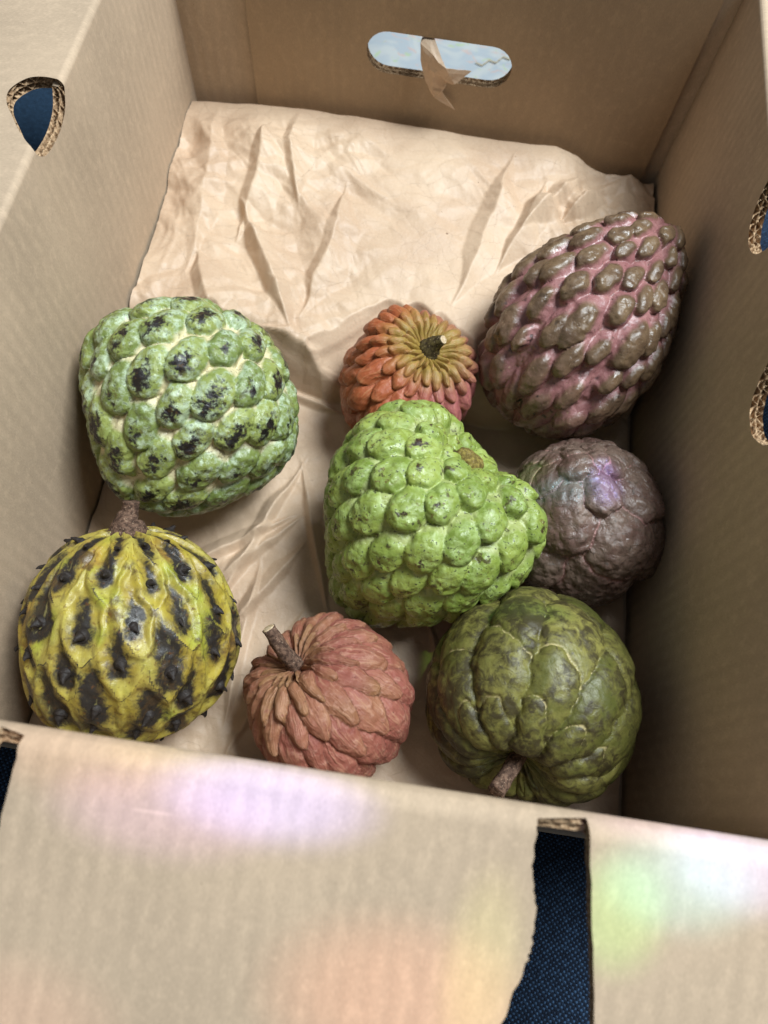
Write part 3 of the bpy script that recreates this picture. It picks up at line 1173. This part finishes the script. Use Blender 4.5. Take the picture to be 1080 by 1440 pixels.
# 7 olive fruit with long segments round a sunken stem
oi = make_fruit('olive_custard_apple', 'dark olive green fruit with smooth broad segments fanning from a sunken brown stem',
                (.1020, .058, .0545), (-.187, -.917, .352), prof(.0530, .048, .054, .020, .30), OLIVE, 'segment',
                [(.06, 15), (.20, 14), (.38, 12), (.56, 11), (.74, 9), (.90, 5)], roll=.3, p=1.5, v0=.10,
                amp=.0036, lean=.15, groove=.0014, gw=.05, knob=0, seed=44, lobe=.05, uu=1.45, size_jit=.08, rough=.0003, warp=.0016)
# 8 red scaly fruit
ri = make_fruit('red_custard_apple', 'dusty red fruit with overlapping pointed scales and a brown cut stem',
                (-.002, .041, .0440), (-.598, .383, .705), prof(.0425, .038, .046, .010, .28, tip=.12), RED, 'scale',
                [(.06, 17), (.17, 17), (.285, 16), (.40, 16), (.515, 15), (.63, 13), (.74, 11), (.85, 8), (.94, 4)], roll=.5, p=1.0, v0=.60,
                amp=.0033, lean=.75, groove=.0007, gw=.06, knob=0, seed=52, lobe=.07, uu=1.35, tap=.50, size_jit=.10, rough=.0005, warp=.0012)
# 4 orange fruit, stem to the camera
ai = make_fruit('orange_custard_apple', 'small orange and pink fruit with petal-like scales ringed round its dark stem',
                (.012, .238, .0560), (.345, .116, .931), prof(.0375, .036, .050, .008, .35, tip=.02), ORANGE, 'scale',
                [(.085, 21), (.155, 21), (.225, 20), (.31, 18), (.42, 15), (.54, 13), (.67, 12), (.80, 9), (.92, 5)], roll=.1, p=1.0, v0=.42,
                amp=.0048, lean=.7, groove=.0008, gw=.08, knob=0, seed=61, lobe=.12, uu=1.2, tap=.12, size_jit=.16, rough=.0004, warp=.0008)
# 2 yellow and black spiked fruit
yi = make_fruit('yellow_custard_apple', 'yellow ribbed fruit blotched black with rows of small dark spikes',
                (-.1095, .057, .0560), (-.148, .862, .484), prof(.0520, .054, .051, .002, .2), YELLOW, 'skin',
                [(.11, 12), (.23, 13), (.35, 14), (.47, 14), (.59, 14), (.71, 12), (.83, 8), (.93, 4)], roll=.2, p=.8, v0=.35,
                amp=.0012, lean=.2, groove=-.0030, gw=.45, gpow=2.0, knob=0, seed=72, lobe=.05, uu=1.9, size_jit=.10, split=False, rough=.0003, warp=.0013)

# spikes of the yellow fruit, one object each
sr = np.random.RandomState(5)
for i in range(yi['N']):
    Q, m, nr = yi['Q'][i], yi['m'][i], yi['nrm'][i]
    if nr @ Q < 0:
        nr = -nr
    b = Q + m * yi['aa'][i] * .5 * .33
    sc = .75 + .6 * sr.rand()
    hh = .0010 * sc
    rb = .0027 * sc
    m = m + .5 * yi['c'][i] * sr.randn()
    pts = [b - nr * .003, b + nr * .0006, b + nr * .0017 + m * .0006, b + nr * (.0024 + hh * .7) + m * .0018, b + nr * (.0026 + hh * 1.3) + m * .0034]
    tube('spike', [loc_pt(yi, x) for x in pts], [rb * 1.25, rb * 1.05, rb * .70, rb * .36, rb * .12], SPIKE, yi['root'], n=10, noise=.0003, seed=i)


def stem(info, pts, rad, mat, cut=None, seed=0):
    p = [loc_pt(info, x) for x in pts]
    st = tube('stem', p, rad, mat, info['root'], n=22, noise=.0004, seed=seed)
    if cut:
        d = np.array(p[-1]) - np.array(p[-2])
        d /= np.linalg.norm(d)
        q = np.array(p[-1])
        cu = tube('cut_end', [q - d * .0003, q + d * .0002, q + d * .0004], [rad[-1] * .93, rad[-1] * .9, rad[-1] * .8], cut, st, n=16, noise=.0001, seed=seed + 5)


zt = yi['z0']
stem(yi, [(0, 0, zt - .003), (0, 0, zt + .004), (0, 0, zt + .010), (.001, .001, zt + .013), (.002, .001, zt + .019)], [.0110, .0104, .0060, .0044, .0042], STEM, seed=1)
zt = oi['z0']
stem(oi, [(0, 0, zt - .003), (0, 0, zt + .006), (-.003, .003, zt + .018), (-.007, .006, zt + .031)], [.0052, .0042, .0040, .0043], STEM, STEM, seed=2)
zt = ri['z0']
stem(ri, [(0, 0, zt - .003), (0, 0, zt + .002), (0, 0, zt + .004), (0, .0, zt + .013), (-.001, .004, zt + .029)], [.0075, .0072, .0044, .0040, .0034], STEM, STEM_CUT, seed=3)
zt = ai['z0']
stem(ai, [(0, 0, zt - .003), (0, 0, zt + .002), (0, 0, zt + .004), (.001, 0, zt + .009), (.003, -.001, zt + .015)], [.0072, .0070, .0062, .0042, .0026], STEM_DARK, STEM_CUT, seed=4)
zt = ci['z0']
stem(ci, [(0, 0, zt - .006), (0, 0, zt + .006), (0, 0, zt + .012), (0, 0, zt + .015)], [.0100, .0095, .0085, .0060], SCAR, seed=6)

# ------------------------------------------------------------------ packing paper
def packing_paper():
    x0, x1, y0, y1 = -HW + .0004, HW - .0028, .0015, D - .001
    nx, ny = 430, 560
    X, Y = np.meshgrid(np.linspace(x0, x1, nx), np.linspace(y0, y1, ny), indexing='ij')
    x, y = X.ravel(), Y.ravel()
    ed = .0014 * (vnoise(np.stack([x * 0, y, x * 0], 1), 14, 31) + .3 * vnoise(np.stack([x * 0, y, x * 0], 1), 90, 32) + .4)
    x = x + np.clip(ed, 0, 1) * (1 - sstep(x0, x0 + .02, x)) - np.clip(ed, 0, 1) * sstep(x1 - .02, x1, x)
    P = np.stack([x, y, x * 0], 1)
    wx = x + .012 * facet(x, y, 15, 41) + .004 * facet(y, x, 37, 42)
    wy = y + .012 * facet(y * .9, x, 15, 43) + .004 * facet(x, y, 41, 44)
    # stuffed pad in the far half, sheet lying on the bottom in the near half
    edge = .246 + .008 * facet(x, y * .2, 24, 7) + .02 * sstep(.06, .16, x)
    pad = np.clip((y - edge + .004) / .024, 0, 1)
    pad = pad * (2 - pad)
    z = .0065 + pad * (.0455 + .003 * vnoise(P, 11, 8))
    z -= pad * .016 * sstep(.085, .13, x) * sstep(.30, .44, y)
    z += pad * .012 * sstep(.30, .44, y)
    flat = sstep(.405, .438, y)
    # crumple: flat facets meeting in straight creases
    ca, sa = math.cos(.6), math.sin(.6)
    cr = .0058 * facet(wx, wy * .72, 17, 11) + .0040 * facet(wx * ca - wy * sa, wx * sa + wy * ca, 37, 12) + .0022 * facet(wx * sa + wy * ca, wy * sa - wx * ca, 76, 13)
    cr = cr + .0048 * (.45 - np.abs(facet(wx * .9 + wy * .3, wy * .8, 26, 16))) + .0024 * (.45 - np.abs(facet(wx, wy * .7 - wx * .3, 60, 17))) + .0010 * (.45 - np.abs(facet(wy, wx, 130, 18)))
    rightc = sstep(.07, .15, x) * sstep(.30, .40, y)
    leftp = 1 - sstep(-.10, .05, x)
    amt = .42 + .38 * leftp + 1.5 * rightc + .25 * vnoise(P, 12, 14)
    z += cr * np.clip(amt, .16, 1.8) * (.45 + .55 * pad) * (1 - .6 * flat)

    def ridge(ax, ay, bx, by, w, h, asym=1.0):
        dx, dy = bx - ax, by - ay
        L = math.hypot(dx, dy)
        qx, qy = x * .6 + wx * .4, y * .6 + wy * .4
        t = ((qx - ax) * dx + (qy - ay) * dy) / L
        d = ((qx - ax) * -dy + (qy - ay) * dx) / L
        taper = np.clip(np.minimum(t + .012, L + .012 - t) / (L * .4), 0, 1)
        ww = np.where(d > 0, w, w * asym) * (.35 + .65 * taper)
        return h * np.clip(taper - np.abs(d) / ww, 0, 1)
    z += ridge(-.145, .43, -.140, .30, .012, .007, 2)
    z += ridge(-.115, .345, -.070, .265, .024, .013, .35)
    z += ridge(-.105, .41, -.115, .33, .016, .008, .5)
    z += ridge(-.090, .44, -.082, .36, .014, .007, .4)
    z += ridge(-.050, .37, -.062, .28, .018, .007, .4)
    z += ridge(-.135, .30, -.112, .26, .012, .007, .5)
    z += ridge(.060, .42, .035, .31, .020, .007, .5)
    z += ridge(.085, .40, .060, .34, .014, .008, .4)
    z += ridge(.115, .42, .075, .37, .012, .009, .7)
    z += ridge(.140, .43, .105, .385, .010, .009, .7)
    z += ridge(-.080, .256, -.015, .246, .007, .008, .5)
    z += ridge(-.085, .243, -.030, .232, .006, .006, .5)
    # long folds fanning over the near sheet
    for k, (ax, ay, bx, by, hh) in enumerate([(-.115, .108, -.050, .150, .007), (-.098, .095, -.042, .150, .006), (-.085, .085, -.045, .190, .007), (-.070, .08, -.038, .13, .005),
                                              (-.060, .03, -.060, .12, .005), (-.045, .19, -.015, .10, .005), (.05, .10, .075, .02, .004), (-.055, .01, -.03, .09, .004)]):
        z += ridge(ax, ay, bx, by, .008, hh, .5)
    zb = np.interp(x, [-.17, -.124, -.078, .03, .09, .108, .131, .17], [.060, .065, .067, .065, .066, .060, .048, .050])
    z = z * (1 - flat) + (zb + .8 * cr * rightc + .15 * cr) * flat
    z -= .010 * sstep(D - .010, D - .001, y) ** 2
    z = np.maximum(z, .0022)
    # pressed down under the fruit
    Z = z.reshape(nx, ny)
    low = np.full((nx, ny), 1.0)
    for V in FRUIT_LOW:
        gx = np.round((V[:, 0] - x0) / (x1 - x0) * (nx - 1)).astype(int)
        gy = np.round((V[:, 1] - y0) / (y1 - y0) * (ny - 1)).astype(int)
        ok = (gx >= 0) & (gx < nx) & (gy >= 0) & (gy < ny)
        np.minimum.at(low, (gx[ok], gy[ok]), V[ok, 2])
    stp = .00079
    for k in range(38):
        q = low.copy()
        for sx_, sy_ in ((1, 0), (-1, 0), (0, 1), (0, -1)):
            sh = np.full_like(low, 1.0)
            a_ = low[max(0, -sx_):nx - max(0, sx_), max(0, -sy_):ny - max(0, sy_)]
            sh[max(0, sx_):nx - max(0, -sx_), max(0, sy_):ny - max(0, -sy_)] = a_
            q = np.minimum(q, sh + stp * .8)
        low = q
    Z = np.minimum(Z, np.maximum(low + .0006, .0012))
    # soften only a little, keeping creases
    Zs = Z.copy()
    Zs[1:-1, 1:-1] = (Z[1:-1, 1:-1] * 5 + Z[2:, 1:-1] + Z[:-2, 1:-1] + Z[1:-1, 2:] + Z[1:-1, :-2]) / 9
    P[:, 2] = Zs.ravel()
    I = np.arange(nx * ny).reshape(nx, ny)
    F = np.stack([I[:-1, :-1], I[1:, :-1], I[1:, 1:], I[:-1, 1:]], -1).reshape(-1, 4)
    o = mesh_obj('packing_paper', P, F, PAPER)
    tag(o, 'crumpled brown packing paper lining the bottom of the box under the fruit', 'paper')
    return o


packing_paper()


# torn paper hanging out of the handle slot
def torn_scrap():
    V = [(-.0100, D + .012, .1215), (-.0010, D + .013, .1235), (-.0113, D - .002, .1232), (-.0042, D + .003, .1264), (.0067, D - .013, .1173),
         (.0232, D - .004, .1112), (.0139, D - .009, .1039), (.0086, D - .003, .0999), (.0000, D - .007, .0960), (-.0054, D - .005, .1001),
         (-.0094, D - .004, .1105), (.0019, D - .005, .0881), (.0165, D - .004, .0813), (.0063, D - .004, .0934), (.0000, D - .010, .1110)]
    F = [(0, 1, 3, 2), (2, 3, 4), (2, 4, 14), (2, 14, 10), (10, 14, 9), (9, 14, 8), (4, 5, 6), (14, 4, 6), (14, 6, 7), (14, 7, 8), (8, 7, 13), (8, 13, 11), (9, 8, 11), (11, 13, 12)]
    bm = bmesh.new()
    vs = [bm.verts.new(v) for v in V]
    for f in F:
        bm.faces.new([vs[k] for k in f])
    bmesh.ops.subdivide_edges(bm, edges=bm.edges[:], cuts=3, use_grid_fill=True)
    bmesh.ops.triangulate(bm, faces=bm.faces[:])
    P = np.array([v.co[:] for v in bm.verts])
    dn_ = np.stack([vnoise(P, 420, 1), .8 * facet(P[:, 0], P[:, 2], 210, 2), vnoise(P, 420, 3)], 1) * .0006
    for v, d in zip(bm.verts, dn_):
        v.co += Vector(d)
    me = bpy.data.meshes.new('torn_paper_scrap')
    bm.to_mesh(me)
    bm.free()
    me.materials.append(PAPER)
    o = bpy.data.objects.new('torn_paper_scrap', me)
    C.objects.link(o)
    md = o.modifiers.new('thickness', 'SOLIDIFY')
    md.thickness = .0003
    tag(o, 'torn scrap of brown paper hanging out of the handle slot', 'paper scrap')


torn_scrap()


def paper_curl():
    V, F = [], []
    n = 40
    for i in range(n + 1):
        a = i / n * 2 * math.pi * 1.35
        r = .0042 - .0006 * i / n
        c = np.array([-.1555 + r * math.cos(a), .428 + r * math.sin(a), .0590 + .0010 * i / n])
        V += [c, c + np.array([.0002, 0, .0016])]
    for i in range(n):
        F.append((2 * i, 2 * i + 1, 2 * i + 3, 2 * i + 2))
    o = mesh_obj('paper_curl', V, F, PAPER)
    md = o.modifiers.new('thickness', 'SOLIDIFY')
    md.thickness = .0003
    tag(o, 'tiny curled shred of paper lying on the packing paper', 'paper shred')


paper_curl()

# ------------------------------------------------------------------ coloured patches thrown by the prism
PL = (.10, .30, 1.9)
for tgt, deg, en, col, sx, sy in [
    ((-.074, -.007, .188), 1.5, 26, (1.0, .50, .30), 1.5, .55),
    ((-.046, -.005, .189), 1.2, 18, (1.0, .90, .30), 1.2, .55),
    ((-.044, -.021, .183), 1.5, 70, (.52, .36, 1.0), 1.6, .55),
    ((-.010, -.012, .187), 1.5, 190, (.26, .30, 1.0), 1.6, .55),
    ((.041, -.066, .167), 1.9, 48, (1.0, .36, .22), 1.5, .8),
    ((.066, -.052, .172), 1.4, 34, (.75, 1.0, .20), .6, 1.3),
    ((-.082, -.094, .159), 1.8, 22, (1.0, .42, .42), 1.4, .8),
    ((.106, -.030, .1795), 1.2, 70, (.22, 1.0, .12), .9, .9),
    ((.125, -.018, .184), 1.3, 90, (.10, .70, 1.0), 1.3, .7),
    ((.147, -.008, .188), 1.4, 150, (.26, .34, 1.0), 1.3, .7),
    ((.120, -.001, .190), 1.1, 60, (.50, .32, 1.0), 1.6, .35),
    ((.126, .168, .088), .55, 110, (.22, .18, 1.0), .7, 1.1),
    ((.105, .164, .088), .70, 45, (.15, .75, 1.0), 1.4, .7),
    ((.086, .180, .092), .55, 40, (.15, 1.0, .10), 1.0, .7),
    ((.090, .092, .103), .60, 22, (.10, 1.0, .35), 1.6, .5),
    ((.052, .080, .012), .60, 6, (.45, 1.0, .15), .35, 1.4),
]:
    near = tgt[1] < .05
    spot(PL, tgt, deg * (1.2 if near else 1.0), en * (1.5 if near else 3.0), col, sx, sy)
